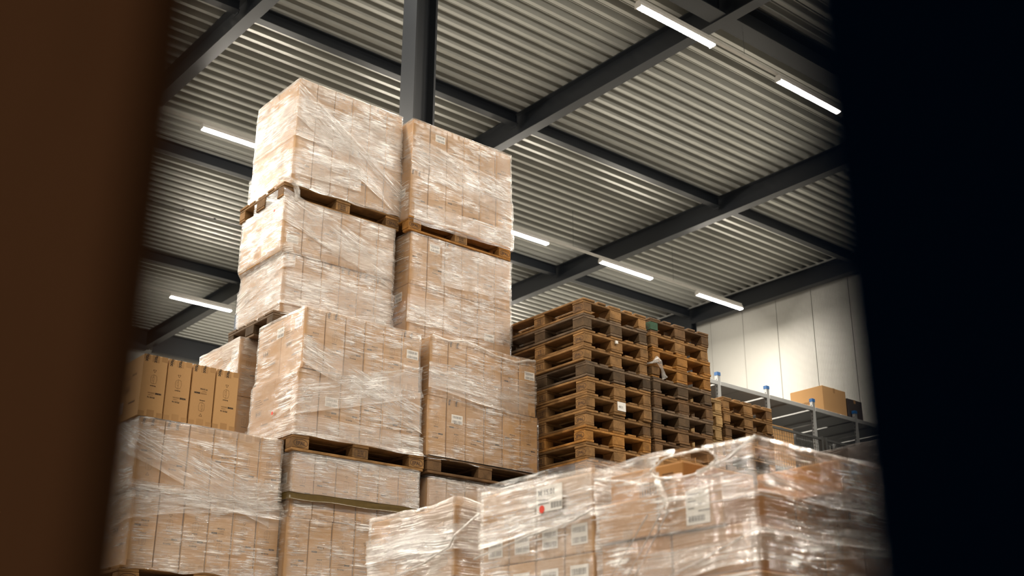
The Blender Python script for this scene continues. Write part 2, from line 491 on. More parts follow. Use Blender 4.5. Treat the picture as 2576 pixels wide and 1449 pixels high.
# columns
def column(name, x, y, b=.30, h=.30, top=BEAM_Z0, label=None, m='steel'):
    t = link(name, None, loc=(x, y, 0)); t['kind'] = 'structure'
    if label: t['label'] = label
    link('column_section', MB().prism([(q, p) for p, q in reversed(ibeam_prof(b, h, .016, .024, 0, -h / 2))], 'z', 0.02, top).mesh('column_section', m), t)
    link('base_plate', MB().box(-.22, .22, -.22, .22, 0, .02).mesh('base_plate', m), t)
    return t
column('steel_column', 6.29, 9.2, .26, .28, label='dark steel column rising between the two towers of wrapped loads')
column('steel_column', 21.25, 18.6, .2, .2, label='dark steel column against the white wall behind the pallets')
column('steel_column', 21.25, 9.2, .2, .2)
column('steel_column', 11.56, 23.75, .24, .24)
# deck edge trim above the wall beam
struct('trim_1', MB().box(21.14, 21.17, 6, WY, DECK_Z - .03, DECK_Z + .0), 'galv')

# white wall behind everything on the right, of tall sandwich panels
wall_x = link('wall_right', None, loc=(WX, 0, 0)); wall_x['kind'] = 'structure'
link('wall_back_sheet', MB().box(.02, .2, W0Y, WY, 0, DECK_Z + .1).mesh('wall_back_sheet', 'wall_joint'), wall_x)
PW = 1.02
mb = MB(); pr = []
nr = 24
for i in range(nr):
    y0_ = .008 + i * (PW - .016) / nr; w_ = (PW - .016) / nr
    pr += [(0.0, y0_), (0.0, y0_ + w_ * .80), (.0035, y0_ + w_ * .85), (.0035, y0_ + w_ * .95)]
pr += [(0.0, PW - .008), (.03, PW - .008), (.03, .008)]
panel_me = MB().prism(pr, 'z', 0.0, DECK_Z).mesh('wall_panel', 'wall')
yy = 17.24 - 9 * PW
while yy < WY - .5:
    link('wall_panel', panel_me, wall_x, (0, yy, 0)); yy += PW
struct('wall_back', MB().box(W0X, WX, WY, WY + .2, 0, DECK_Z + .1), 'wall')
struct('wall_left', MB().box(W0X - .2, W0X, W0Y, WY, 0, DECK_Z + .1), 'wall_grey')
struct('wall_front', MB().box(W0X, WX, W0Y - .2, W0Y, 0, DECK_Z + .1), 'wall_grey')

# ------------------------------------------------------------------ tube lamps on hanging rails
LAMP_Z = Zr(9.1); TUBE = 1.5; LP = 2.955
dif_prof = [(-.052, .0), (-.034, -.022), (.034, -.022), (.052, .0)]
mb = MB()
for (p0, q0), (p1, q1) in zip(dif_prof, dif_prof[1:]):
    mb.quad((.004, p0, q0), (.004, p1, q1), (TUBE - .004, p1, q1), (TUBE - .004, p0, q0))
dif_me = mb.mesh('diffuser', 'lamp')
house_me = MB().prism([(-.0525, .0315), (.0525, .0315), (.0525, -.003), (.055, -.003), (.055, .050), (.03, .085), (-.03, .085), (-.055, .050), (-.055, -.003), (-.0525, -.003)], 'x', 0, TUBE).mesh('housing', 'lamp_body')
cap_me = MB().box(-.006, .008, -.055, .055, -.024, .034).mesh('end_cap', 'lamp_body')
seen = {(9.2, 0): 'brightest lamp tube near the top edge of the picture, over the beam', (9.2, 1): 'lamp tube beside the dark blue upright at upper right',
        (16.1, -1): 'lamp tube left of the top load of the left tower', (16.1, 1): 'lamp tube peeking out right of the top pallet of right tower',
        (16.1, 2): 'lamp tube crossing under the roof beam above the pallet stacks', (16.1, 3): 'lamp tube nearest the top of the white wall',
        (23.8, 0): 'farthest lamp tube, at lower left beneath the roof beam'}
for ry in (1.95, 9.2, 16.1, 23.8):
    for kx in range(-6, 4):
        x0_ = 9.79 + LP * kx
        t = link('tube_lamp', None, loc=(x0_, ry, LAMP_Z))
        tag(t, seen.get((ry, kx), 'white tube lamp of the ceiling rows outside the picture'), 'lamp', 'tube lamps on the ceiling rails')
        link('diffuser', dif_me, t); link('housing', house_me, t)
        link('end_cap', cap_me, t); link('end_cap', cap_me, t, (TUBE, 0, 0))
    r = link('lamp_rail', None, loc=(0, ry, LAMP_Z + .085))
    tag(r, 'grey lamp rail hung from the deck, %s row' % {1.95: 'unseen nearest', 9.2: 'upper right', 16.1: 'middle', 23.8: 'farthest'}[ry], 'lamp rail')
    link('rail_profile', MB().box(9.79 - 6 * LP, 9.79 + 3 * LP + TUBE, -.028, .028, 0, .035).mesh('rail_profile', 'rail'), r)
    for kx in range(-6, 4):
        xx = 9.79 + LP * kx - .75
        link('hanging_wire', MB().tube([(xx, 0, .03), (xx, 0, DECK_Z - LAMP_Z - .085)], .004, 4).mesh('hanging_wire', 'wire'), r)

# ------------------------------------------------------------------ pallets (1200 x 800 x 144)
def board(l, w, h): return MB().box(-l / 2, l / 2, -w / 2, w / 2, -h / 2, h / 2, .004)
_pm = {}
def pallet_mesh(kind, tone):
    key = (kind, tone)
    if key not in _pm:
        w, bl = WOODS[tone]
        dims = {'top_wide': (1.2, .145, .022), 'top_narrow': (1.2, .100, .022), 'cross': (.145, .8, .022), 'block_c': (.145, .100, .078), 'block_m': (.145, .145, .078),
                'bot_side': (1.2, .100, .022), 'bot_mid': (1.2, .145, .022)}[kind]
        _pm[key] = board(*dims).mesh(kind, bl if kind.startswith('block') else w)
    return _pm[key]
# stamps on the -Y side
mbs = MB(); geo, w_ = text2d('EPAL', .038, .0012)
mbs.add2d(geo, lambda a, b: (a - w_ / 2, -.0506, b - .014)).add2d(line2d(ellipse(0, 0, .060, .030), .004, True), lambda a, b: (a, -.0506, b))
stamp_c = mbs.mesh('stamp', 'burn')
mbs = MB(); mbs.add2d(line2d([(-.05, -.026), (.05, -.026), (.05, .026), (-.05, .026)], .003, True), lambda a, b: (a, -.0506, b))
for j, s_ in enumerate(('NL 4821', 'HT  DB', '046-2-15')):
    geo, w2 = text2d(s_, .016, .0006)
    mbs.add2d(geo, lambda a, b, j=j, w2=w2: (a - w2 / 2, -.0506, b + .010 - j * .017))
stamp_m = mbs.mesh('stamp', 'burn')
whole_cache = {}
def pallet(cx, cy, z, rot, tone, label, group, stamps=True, greenblock=False):
    t = link('wooden_pallet', None, loc=(cx, cy, z), rot=(0, 0, rot)); tag(t, label, 'pallet', group)
    j = lambda a: random.uniform(-a, a)
    for yb, kd in ((-.3275, 'top_wide'), (-.170, 'top_narrow'), (0, 'top_wide'), (.170, 'top_narrow'), (.3275, 'top_wide')):
        link('top_board', pallet_mesh(kd, tone), t, (j(.006), yb + j(.004), .133), (0, 0, j(.006)))
    for xb in (-.5275, 0, .5275):
        link('cross_board', pallet_mesh('cross', tone), t, (xb + j(.003), j(.004), .111))
    for yb, kd in ((-.35, 'bot_side'), (0, 'bot_mid'), (.35, 'bot_side')):
        link('bottom_board', pallet_mesh(kd, tone), t, (j(.006), yb + j(.003), .011), (0, 0, j(.004)))
    for xb in (-.5275, 0, .5275):
        for yb in (-.35, 0, .35):
            kd = 'block_m' if yb == 0 else 'block_c'
            bt = tone if random.random() > .25 else random.choice(['tan', 'brown', tone])
            me = pallet_mesh(kd, bt)
            if greenblock and xb > 0 and yb < 0:
                me = me.copy(); me.materials[0] = M['green']
            b = link('block', me, t, (xb + j(.003), yb + j(.003), .061), (0, 0, j(.02)))
            if stamps and yb < 0:
                link('stamp', stamp_m if xb == 0 else stamp_c, b)
    return t
def plain_pallet(cx, cy, z, rot, tone, label, group):
    """a pallet hidden in a stack: one mesh, same build"""
    if tone not in whole_cache:
        mb = MB()
        for yb, w in ((-.3275, .145), (-.17, .1), (0, .145), (.17, .1), (.3275, .145)): mb.box(-.6, .6, yb - w / 2, yb + w / 2, .122, .144)
        for xb in (-.5275, 0, .5275):
            mb.box(xb - .0725, xb + .0725, -.4, .4, .100, .122)
            for yb, w in ((-.35, .1), (0, .145), (.35, .1)): mb.box(xb - .0725, xb + .0725, yb - w / 2, yb + w / 2, .022, .100)
        for yb, w in ((-.35, .1), (0, .145), (.35, .1)): mb.box(-.6, .6, yb - w / 2, yb + w / 2, 0, .022)
        whole_cache[tone] = mb.mesh('wooden_pallet', WOODS[tone][0])
    o = link('wooden_pallet', whole_cache[tone], loc=(cx, cy, z), rot=(0, 0, rot)); tag(o, label, 'pallet', group)
    return o

# ------------------------------------------------------------------ cartons
# print for the narrow front of a carton, laid out in face units (w .185, h .45 typical)
def print_front(w, h):
    a = MB(); b = MB()
    fx = lambda p, q: (p, -.0007, q)
    u = w / .185
    g1, w1 = text2d('PS10116', .0165 * u, .0005)
    a.add2d(g1, lambda p, q: fx(p - .02 * u + .0, q + .045 * u))
    g2, _ = text2d('6 pieces', .011 * u); b.add2d(g2, lambda p, q: fx(p - .004 * u, q + .030 * u))
    g3, w3 = text2d('HOME', .0155 * u, .0014); a.add2d(g3, lambda p, q: fx(p - .066 * u, q + .012 * u))
    g4, _ = text2d('DESIGN', .0150 * u); b.add2d(g4, lambda p, q: fx(p - .066 * u + w3 + .003, q + .012 * u))
    g5, _ = text2d('Backpack', .0115 * u, .0003); a.add2d(g5, lambda p, q: fx(p - .018 * u, q - .040 * u))
    # backpack outline
    o = [(-.018, -.115), (-.022, -.085), (-.016, -.058), (.004, -.052), (.022, -.060), (.026, -.088), (.022, -.112), (.004, -.122)]
    b.add2d(line2d([(p * u, q * u) for p, q in o], .0016, True), fx)
    b.add2d(line2d([(p * u, q * u) for p, q in [(.004, -.052), (.000, -.088), (.004, -.122)]], .0014), fx)
    b.add2d(line2d([(p * u, q * u) for p, q in [(.000, -.075), (.012, -.075), (.012, -.105), (.0, -.105)]], .0012), fx)
    tri = [(-.012, -.158), (.012, -.158), (0, -.138)]
    b.add2d(line2d([(p * u, q * u) for p, q in tri], .0024, True), fx)
    return a, b
def print_side(w, h):
    """print on the long side, mapped to the -X face (reads towards -Y)"""
    b = MB()
    fx = lambda p, q: (-.0007, -p, q)
    b.add2d(line2d([(-.10, -.02), (.0, -.02), (.0, .025), (-.10, .025)], .0022, True), fx)
    for i in range(3): b.add2d(rect2d(-.092 + .028 * i, -.075 + .028 * i, -.012, .017), fx)
    for i in range(4):
        b.add2d(rect2d(-.12, -.03 + .02 * ((i * 7) % 3), .11 - .018 * i, .114 - .018 * i), fx)
    g1, _ = text2d('PS10116', .022, .0006); b.add2d(g1, lambda p, q: fx(p + .02, q + .09))
    g2, _ = text2d('HOMEDESIGN', .018, .0008); b.add2d(g2, lambda p, q: fx(p + .0, q - .11))
    return b
_cm = {}
def carton_parts(w, d, h):
    key = (round(w, 3), round(d, 3), round(h, 3))
    if key in _cm: return _cm[key]
    body = MB().box(-w / 2, w / 2, 0, d, 0, h, .0035).mesh('carton', 'kraft')
    # H-taping: seam tape over the top and bottom with three tabs folded onto the front
    tape = []
    for zt, sgn in ((h, 1), (0, -1)):
        for cx_, tw in ((0, .052), (-w / 2 + .022, .044), (w / 2 - .022, .044)):
            ln = .050 if cx_ == 0 else .036
            z0_, z1_ = (zt - ln, zt + .0006) if sgn > 0 else (zt - .0006, zt + ln)
            tape.append(MB().box(cx_ - tw / 2, cx_ + tw / 2, -.0006, .002, z0_, z1_).mesh('tape_tab', 'tape'))
    lt = MB()
    gt, wt = text2d('tcc', .034, .0012)
    for cx_ in (0, -w / 2 + .024):
        lt.add2d(gt, lambda p, q, cx_=cx_: (cx_ + q - .010, -.0010, h - .010 - p))
        lt.add2d(line2d(ellipse(cx_ + .004, h - .004, .006, .006, 6), .004, True), lambda p, q: (p, -.0010, q))
    letter = lt.mesh('tape_lettering', 'ink')
    a, b = print_front(w, h)
    pa, pb = a.mesh('front_print', 'ink'), b.mesh('front_print_fine', 'ink_soft')
    ps = print_side(d, h).mesh('side_print', 'ink_soft')
    _cm[key] = (body, tape, letter, pa, pb, ps)
    return _cm[key]
# white barcode label, normal -Y, origin at centre
def make_label(w, h, rows=2):
    pm = MB().box(-w / 2, w / 2, -.0007, 0, -h / 2, h / 2).mesh('barcode_label', 'paper')
    b = MB()
    rnd = random.Random(4)
    for r_ in range(rows):
        zc = h / 2 - (r_ + .55) * h / rows
        x = -w * .40
        while x < w * .40:
            bw = rnd.choice([.0022, .0035, .005]) * (w / .11)
            b.add2d(rect2d(x, x + bw, zc - h / rows * .30, zc + h / rows * .26), lambda p, q: (p, -.0011, q))
            x += bw + rnd.choice([.0025, .004]) * (w / .11)
    return pm, b.mesh('barcode', 'barcode')
LBL = make_label(.115, .075); LBL_SIDE = make_label(.11, .085)
def add_label(parent, me, face, a, z, d=None):
    """face 'front': a along X; 'side': a along Y measured from the near edge"""
    if face == 'front':
        p = link('barcode_label', me[0], parent, (a, 0, z))
    else:
        p = link('barcode_label', me[0], parent, (d, a, z), (0, 0, -PI / 2))
    tag(p, 'white barcode label')
    link('barcode', me[1], p)
    return p

def carton(x0, y0, z0, w, d, h, label, group, flip=False, prints=True, tape=True, side=False, yaw=0.0, m=None, loud=False):
    body, tp, lt, pa, pb, ps = carton_parts(w, d, h)
    o = link('carton', None, loc=(x0 + w / 2, y0, z0), rot=(0, 0, yaw)); tag(o, label, 'box', group)
    if m:
        body = body.copy(); body.materials[0] = M[m]
    link('carton_body', body, o)
    if tape:
        for i_, q_ in enumerate(tp):
            t = link('tape_tab', q_, o)
            if i_ == 0 and (loud or random.random() < .3): link('tape_lettering', lt, t)
    if prints:
        rot = (0, PI, 0) if flip else (0, 0, 0)
        zz = h * .50 if not flip else h * .42
        p = link('front_print', pa, o, (0, 0, zz), rot); link('front_print_fine', pb, p)
    if side:
        link('side_print', ps, o, (-w / 2, d / 2, h * .5))
    return o

# ------------------------------------------------------------------ stretch film
def film_shell(rects, zb, zt, ztop_lump=0.0, seed=0, pal=None, hole=None, res=.02, margin=.007, lumpfn=None, ncart=0):
    """rects: [(zlo, zhi, x0, x1, y0, y1)] bottom to top.  Returns MB with UVs (metres along the perimeter, height)
    and a function S(u, z, off) onto the shell."""
    def bounds(z):
        ws = 0; acc = [0, 0, 0, 0]
        for (a, b, *r) in rects:
            c = max(0.0, min(1.0, (z - a) / .05 + .5)) * max(0.0, min(1.0, (b - z) / .05 + .5))
            c = c if c > 0 else 1e-6
            ws += c
            for i in range(4): acc[i] += r[i] * c
        return [q / ws for q in acc]
    def S(u, z, off=0.0):
        """u: 0..1 far->near along -X face, 1..2 along -Y face, 2..3 along +X, 3..4 along +Y"""
        x0, x1, y0, y1 = bounds(max(rects[0][0] + .03, min(rects[-1][1] - .03, z)))
        if pal and z < pal[0]:
            f = min(1, (pal[0] - z) / .05)
            x0 += (pal[1] - x0) * f; x1 += (pal[2] - x1) * f; y0 += (pal[3] - y0) * f; y1 += (pal[4] - y1) * f
        m_ = margin + off
        x0 -= m_; x1 += m_; y0 -= m_; y1 += m_
        u = u % 4; s = int(u); t = u - s
        if s == 0: x, y = x0, y1 + (y0 - y1) * t
        elif s == 1: x, y = x0 + (x1 - x0) * t, y0
        elif s == 2: x, y = x1, y0 + (y1 - y0) * t
        else: x, y = x1 + (x0 - x1) * t, y1
        # round the corners slightly
        rr = .016
        dx = min(x - x0, x1 - x); dy = min(y - y0, y1 - y)
        if dx < rr and dy < rr:
            cx_ = x0 + rr if x - x0 < rr else x1 - rr
            cy_ = y0 + rr if y - y0 < rr else y1 - rr
            v = Vector((x - cx_, y - cy_))
            if v.length > 0: v = v.normalized() * rr
            x, y = cx_ + v.x, cy_ + v.y
        return x, y
    x0, x1, y0, y1 = bounds((zb + zt) / 2)
    lens = [y1 - y0, x1 - x0, y1 - y0, x1 - x0]
    us = []; perim = []
    acc = 0
    for s in range(4):
        n = max(6, int(lens[s] / res)) if s < 2 else 10
        ts = set([i / n for i in range(n)] + [.008, .992])
        if s == 1 and ncart:
            ts |= set(i / ncart + e for i in range(1, ncart) for e in (-.006, 0, .006))
        ts = sorted(ts)
        for t in ts: us.append(s + t); perim.append(acc + t * lens[s])
        acc += lens[s]
    us.append(4.0); perim.append(acc)
    nz = max(8, int((zt - zb) / res))
    mb = MB(); mb.uv = []; mb.bare = []
    k0 = lens[0]
    def bareness(pu, z):
        d = pu - k0
        w_ = .035 + .03 * mnoise.noise(Vector((seed, z * 3, 7))) if d > 0 else .018
        sm = 0
        if ncart and d > 0 and d < lens[1]:
            q = d / lens[1] * ncart; q = abs(q - round(q)) * lens[1] / ncart
            sm = .85 * max(0.0, 1 - q / .0075)
        return max(sm, math.exp(-(d / max(.008, w_)) ** 4))
    off3 = Vector((seed * 7.3, seed * 3.1, 0))
    def lump(pu):
        e = mnoise.noise(Vector((pu * 2.2, seed, 0)) + off3) * .5 + .5
        f = mnoise.noise(Vector((pu * 9, seed + 5, 0)) + off3)
        return ztop_lump * (e * 1.2 + .35 * f) + (lumpfn(pu) if lumpfn else 0)
    for i in range(nz + 1):
        z = zb + (zt - zb) * i / nz
        for u_, pu in zip(us, perim):
            crease = abs(mnoise.noise(Vector((pu * 2.5, z * 22 + pu * 2, 1)) + off3)) * .007 + abs(mnoise.noise(Vector((pu * 7, z * 6 - pu * 3, 4)) + off3)) * .006
            if i == 0: zz = z + .03 * mnoise.noise(Vector((pu * 5, 2, 0)) + off3)
            else:
                k_ = max(0.0, (z - (zt - .12)) / .12)
                zz = z + lump(pu) * k_
            x, y = S(u_, z, crease)
            mb.v.append((x, y, zz)); mb.uv.append((pu, z)); mb.bare.append(bareness(pu, z))
    # fold over the top edge
    n = len(us)
    xc, yc = (x0 + x1) / 2, (y0 + y1) / 2
    for ins, dz in ((.02, .006), (.09, .004), (.2, .002)):
        for u_, pu in zip(us, perim):
            x, y = S(u_, zt, 0)
            mb.v.append((x + max(-ins, min(ins, xc - x)), y + max(-ins, min(ins, yc - y)), zt + dz + lump(pu) * (.9 if ins < .05 else .2)))
            mb.uv.append((pu, zt + ins)); mb.bare.append(0.0)
    rows = nz + 4
    for i in range(rows - 1):
        for j in range(n - 1):
            a = i * n + j
            if hole:
                cu, cv, ru, rv = hole
                um = (perim[j] + perim[j + 1]) / 2; zm = zb + (zt - zb) * (i + .5) / nz
                wob = 1 + .18 * mnoise.noise(Vector((um * 12, zm * 12, 3)))
                if ((um - cu) / ru) ** 2 + ((zm - cv) / rv) ** 2 < wob: continue
            mb.f.append((a, a + 1, a + n + 1, a + n))
    return mb, S, perim, us, lens

def band(S, lens, u0, u1, zfun, w, off, seed=0, n=70):
    """a strip of film laid over the shell; zfun(pu) gives its lower edge height"""
    mb = MB(); mb.uv = []
    K = 10
    for i in range(n + 1):
        u_ = u0 + (u1 - u0) * i / n
        s = int(min(u_, 3.999)); pu = sum(lens[:s]) + (u_ - s) * lens[s]
        for k_ in range(K + 1):
            z = zfun(pu) + w * k_ / K + .012 * mnoise.noise(Vector((pu * 4, seed * 3.3 + (0 if k_ < 5 else 9), 0)))
            roll = .004 if k_ in (0, K) else 0
            cr = abs(mnoise.noise(Vector((pu * 3, z * 25 + seed, seed)))) * .006
            x, y = S(u_, z, off + roll + cr)
            mb.v.append((x, y, z)); mb.uv.append((pu + seed * 1.7, w * k_ / K))
    for i in range(n):
        for k_ in range(K):
            a = i * (K + 1) + k_
            mb.f.append((a, a + K + 1, a + K + 2, a + 1))
    return mb

def film_rope(S, lens, pts, r, off=.02):
    """a bunched edge of film; pts are (u, z)"""
    out_ = []
    for (ua, za), (ub, zb_) in zip(pts, pts[1:]):
        for i in range(8):
            t = i / 8; u_ = ua + (ub - ua) * t; z = za + (zb_ - za) * t
            x, y = S(u_, z, off); out_.append((x, y, z + .004 * mnoise.noise(Vector((u_ * 15, z * 9, 0)))))
    x, y = S(pts[-1][0], pts[-1][1], off); out_.append((x, y, pts[-1][1]))
    rr = [r * (.7 + .5 * abs(mnoise.noise(Vector((i * .45, r * 90, 2))))) for i in range(len(out_))]
    mb = MB().tube(out_, rr, 6)
    mb.uv = [(i * .01, (i % 6) * .01) for i in range(len(mb.v))]
    return mb

# ------------------------------------------------------------------ wrapped loads
def load(words, x0, x1, y0, depth, zb, zt, seam, pal=None, tone='tan', film='film', layers=None, seed=0, labels=(), flips=(), side_labels=(), bands=(), lump=0.012,
         pal_words=None, n=6, bandmat='film_band', filmdrop=.02, noprint=(), prints=True, stamps=True):
    """pallet + two layers of upright cartons (n across the -Y face) + stretch film.  layers = [(dx0, dx1, dy)] offsets"""
    zb, zt, seam = Zr(zb), Zr(zt), Zr(seam)
    layers = layers or [(0, 0, 0), (0, 0, 0)]
    rects = []
    out_ = []
    for li, (a, b) in enumerate(((zb, seam - .004), (seam, zt))):
        dx0, dx1, dy = layers[li]
        xa, xb, ya = x0 + dx0, x1 + dx1, y0 + dy
        rects.append((a, b, xa, xb, ya, ya + depth))
        w = (xb - xa) / n
        lname = 'lower' if li == 0 else 'upper'
        for i in range(n):
            gap = .008
            flip = (i * 5 + li * 3 + seed) % 3 != 0
            d_ = depth / 2 - .003 if i == 0 else depth
            jz = .005 * random.random()
            c = carton(xa + i * w + gap / 2, ya + random.uniform(0, .006), a, w - gap, d_, b - a - jz, '%s kraft carton from left, %s layer of the %s' % (ORD[i], lname, words),
                       'cartons in the %s' % words, flip, prints and (li, i) not in noprint, True, i == 0, random.uniform(-.006, .006))
            out_.append((li, i, c, w - gap, d_, b - a))
            if i == 0:
                c2 = carton(xa + gap / 2, ya + depth / 2, a, w - gap, depth / 2, b - a - jz, 'rear left kraft carton, %s layer of the %s' % (lname, words), 'cartons in the %s' % words,
                            flip, False, False, True)
                out_.append((li, -1, c2, w - gap, depth / 2, b - a))
    def find(li, i): return next(q for q in out_ if q[0] == li and q[1] == i)
    for (li, i, fx_, fz) in labels:
        q = find(li, i); add_label(q[2], LBL, 'front', fx_ * q[3], fz * q[5])
    for (li, i, fy_, fz) in side_labels:
        q = find(li, i); add_label(q[2], LBL_SIDE, 'side', fy_ * q[4], fz * q[5], -q[3] / 2)
    pz = None
    if pal:
        px, py, pb = pal
        pallet(px + .6, py + .4, Zr(pb), 0, tone, pal_words, 'pallets under the wrapped loads', stamps)
        pz = (zb, px, px + 1.2, py, py + .8)
    mb, S, perim, us, lens = film_shell(rects, zb - filmdrop, zt, lump, seed, pz, ncart=n)
    f = link('stretch_film', mb.mesh('stretch_film', film, True)); tag(f, 'clear stretch film wrapped around the %s' % words, 'plastic film', 'stretch films on the loads')
    for bi, (u0, u1, za, slope, w) in enumerate(bands):
        bm = band(S, lens, u0, u1, lambda pu, za=za, slope=slope: Zr(za) + slope * pu, w, .006 + .005 * bi, seed * 3 + bi)
        link('film_band', bm.mesh('film_band', bandmat, True), f)
    return f, S, lens, out_, rects

def hidden_load(words, x0, x1, y0, depth, zb, zt, n=3):
    """a load low in a stack that the frame cuts off: pallet and plain cartons"""
    zb, zt = Zr(zb), Zr(zt)
    plain_pallet((x0 + x1) / 2, y0 + .4, zb, 0, 'brown', 'pallet at the foot of the %s, out of view' % words, 'pallets at the feet of the towers')
    w = (x1 - x0) / n
    for i in range(n):
        carton(x0 + i * w, y0, zb + .145, w - .004, depth, zt - zb - .147, 'large carton low in the %s, out of view' % words, 'cartons at the feet of the towers', False, False, False)

LT = 'left tower'; RT = 'right tower'
# left tower, from the top down
fA4 = load('top left tower load', 4.372, 5.478, 8.25, .76, 4.437, 5.466, 4.952, (4.292, 8.25, 4.288), 'tan', 'film_heavy', [(-.005, .012, 0), (0, 0, 0)], 1,
     labels=[], bands=[(0.0, 2.0, 4.9, -.02, .40), (1.0, 2.0, 5.55, -.62, .34), (.0, 1.6, 4.46, .06, .26)], pal_words='wooden pallet under the topmost load of the left tower', lump=.006, prints=True, stamps=True)
fA3 = load('second left tower load', 4.325, 5.432, 8.25, .77, 3.252, 4.284, 3.79, (4.285, 8.24, 3.106), 'grey', 'film_heavy', [(.03, .01, .0), (-.012, .008, -.01)], 2,
     labels=[(1, 0, .0, .25), (0, 5, -.1, .2)], side_labels=[(1, 0, .3, .78)], bands=[(.3, 2.0, 4.32, -.34, .30), (0, 2, 3.30, .03, .30), (0.0, 1.1, 3.42, .28, .2)],
     pal_words='weathered pallet of the second load from the top, left tower', lump=.012)
fA2 = load('third left tower load', 4.243, 5.333, 7.62, .745, 2.10, 3.098, 2.606, (4.194, 7.61, 1.954), 'tan', 'film', [(-.026, .02, 0), (0, 0, .004)], 3,
     labels=[(1, 5, .1, .62), (0, 1, .1, .55)], side_labels=[(1, 0, .30, .80), (1, -1, .05, .76)], bands=[(1.0, 2.0, 2.92, -.36, .22), (.9, 2.0, 2.0, .30, .26), (0, 2, 2.07, .0, .16)],
     pal_words='wooden pallet with oval stamp at mid height of left tower', lump=.012)
fA1 = load('lowest left tower load', 4.225, 5.36, 7.63, .75, .972, 1.945, 1.472, (4.19, 7.61, .826), 'brown', 'film', [(-.022, .012, -.006), (0, 0, 0)], 4,
     labels=[], side_labels=[(1, 0, .35, .62), (0, 0, .4, .78)], bands=[(0, 2, 1.62, .0, .34)], pal_words='brown pallet under the lowest visible load, left tower', lump=.01)
# right tower
fB4 = load('top right tower load', 5.505, 6.69, 8.1, .77, 4.40, 5.40, 4.885, (5.478, 8.085, 4.254), 'orange', 'film', [(-.012, .02, 0), (0, 0, .0)], 5,
     labels=[(1, 1, .1, .78)], side_labels=[(0, 0, .35, .55)], bands=[(1.0, 2.0, 4.98, -.15, .36), (1.05, 2.1, 4.30, .03, .22)], pal_words='light orange pallet under the top load of right tower', lump=.006)
fB3 = load('second right tower load', 5.518, 6.69, 8.1, .77, 3.258, 4.252, 3.752, (5.49, 8.08, 3.113), 'tan', 'film', [(-.006, .008, 0), (0, 0, 0)], 6,
     labels=[(1, 1, -.1, .80), (0, 4, .2, .35)], side_labels=[(0, 0, .4, .80)], bands=[(1.3, 2.0, 3.75, .05, .40), (1, 2, 3.36, .02, .26)], pal_words='pallet hidden under the second load of right tower', lump=.008)
fB2 = load('third right tower load', 5.428, 6.588, 7.62, .76, 2.10, 3.110, 2.604, (5.42, 7.60, 1.953), 'brown', 'film_light', [(-.012, .028, 0), (0, 0, 0)], 7,
     labels=[(1, 5, .15, .72), (0, 1, .05, .68)], bands=[(1.0, 2.0, 2.66, .03, .20), (1, 1.9, 2.74, -.10, .16)], pal_words='shaded pallet under the sagging film load, right tower', lump=.02, stamps=False)
fB1 = load('lowest right tower load', 5.45, 6.60, 7.63, .75, .972, 1.930, 1.472, (5.43, 7.61, .826), 'tan', 'film', None, 8, bands=[(1, 2, 1.60, .02, .3)],
     pal_words='pallet under the lowest visible load, right tower', lump=.03)
hidden_load(LT, 4.22, 5.36, 7.63, .75, -.299, .824)
hidden_load(RT, 5.45, 6.60, 7.63, .75, -.299, .824)
# front left load with loose cartons on it
fD = load('front left wrapped load', 3.062, 4.168, 7.70, .77, 1.033, 2.036, 1.545, (3.03, 7.69, .887), 'tan', 'film', [(.016, .024, 0), (0, 0, 0)], 9,
     bands=[(.0, 1.9, 2.02, -.36, .26), (.2, 2.0, 1.22, .16, .2), (0, 2.0, 1.50, -.03, .12)], pal_words='pallet under the front left load, at the lower left corner', lump=.006, bandmat='film_light')
hidden_load('front left stack', 3.06, 4.17, 7.70, .77, -.299, .885)
xw = [3.040, 3.226, 3.416, 3.604]
for i, x_ in enumerate(xw):
    c = carton(x_, 7.71 + .006 * i, Zr(2.045), .177, .385, .443, '%s loose taped carton from left on the front left load' % ORD[i], 'loose taped cartons on the front left load', i != 2, True, True, i == 0, 0.0, None, True)
    if i == 0:
        add_label(c, LBL_SIDE, 'side', .33, .1, -.0915)
carton(3.70, 8.14, Zr(2.045), .19, .36, .36, 'single shorter carton standing behind the loose taped cartons', 'loose taped cartons on the front left load', True, False, True, False)
# load behind, left of the tower, under the tilted pallet end
fE = load('half hidden rear load', 4.222, 5.35, 8.655, .77, 2.10, 3.098, 2.60, (4.20, 8.64, 1.954), 'tan', 'film_heavy', None, 10, side_labels=[(1, 0, .25, .75)],
     bands=[(0, 1.0, 2.2, .5, .4)], pal_words='pallet under the half hidden load behind left tower', lump=.012)
hidden_load('rear left stack', 4.22, 5.35, 8.655, .77, -.299, .824)
hidden_load('rear left stack', 4.22, 5.35, 8.655, .77, .826, 1.953)

# tape band around the lowest visible left load
f, S, lens, _, _ = fA1
bm = band(S, lens, 0, 2.0, lambda pu: Zr(1.592) + .004 * pu, .055, .016, 50)
link('tape_band', bm.mesh('tape_band', 'tape_band', True), f)
# loose film end over the pallet corner of the top load
f, S, lens, _, _ = fA4
mb = MB()
pts = [(4.26, 8.28, Zr(4.45)), (4.275, 8.232, Zr(4.452)), (4.33, 8.226, Zr(4.448)), (4.385, 8.228, Zr(4.425)), (4.41, 8.226, Zr(4.36)), (4.415, 8.224, Zr(4.29)), (4.41, 8.226, Zr(4.262))]
mb.tube(pts, [.012, .020, .023, .026, .028, .026, .012], 7); mb.uv = [(i * .01, 0) for i in range(len(mb.v))]
link('film_tail', mb.mesh('film_tail', 'film_rope', True), f)
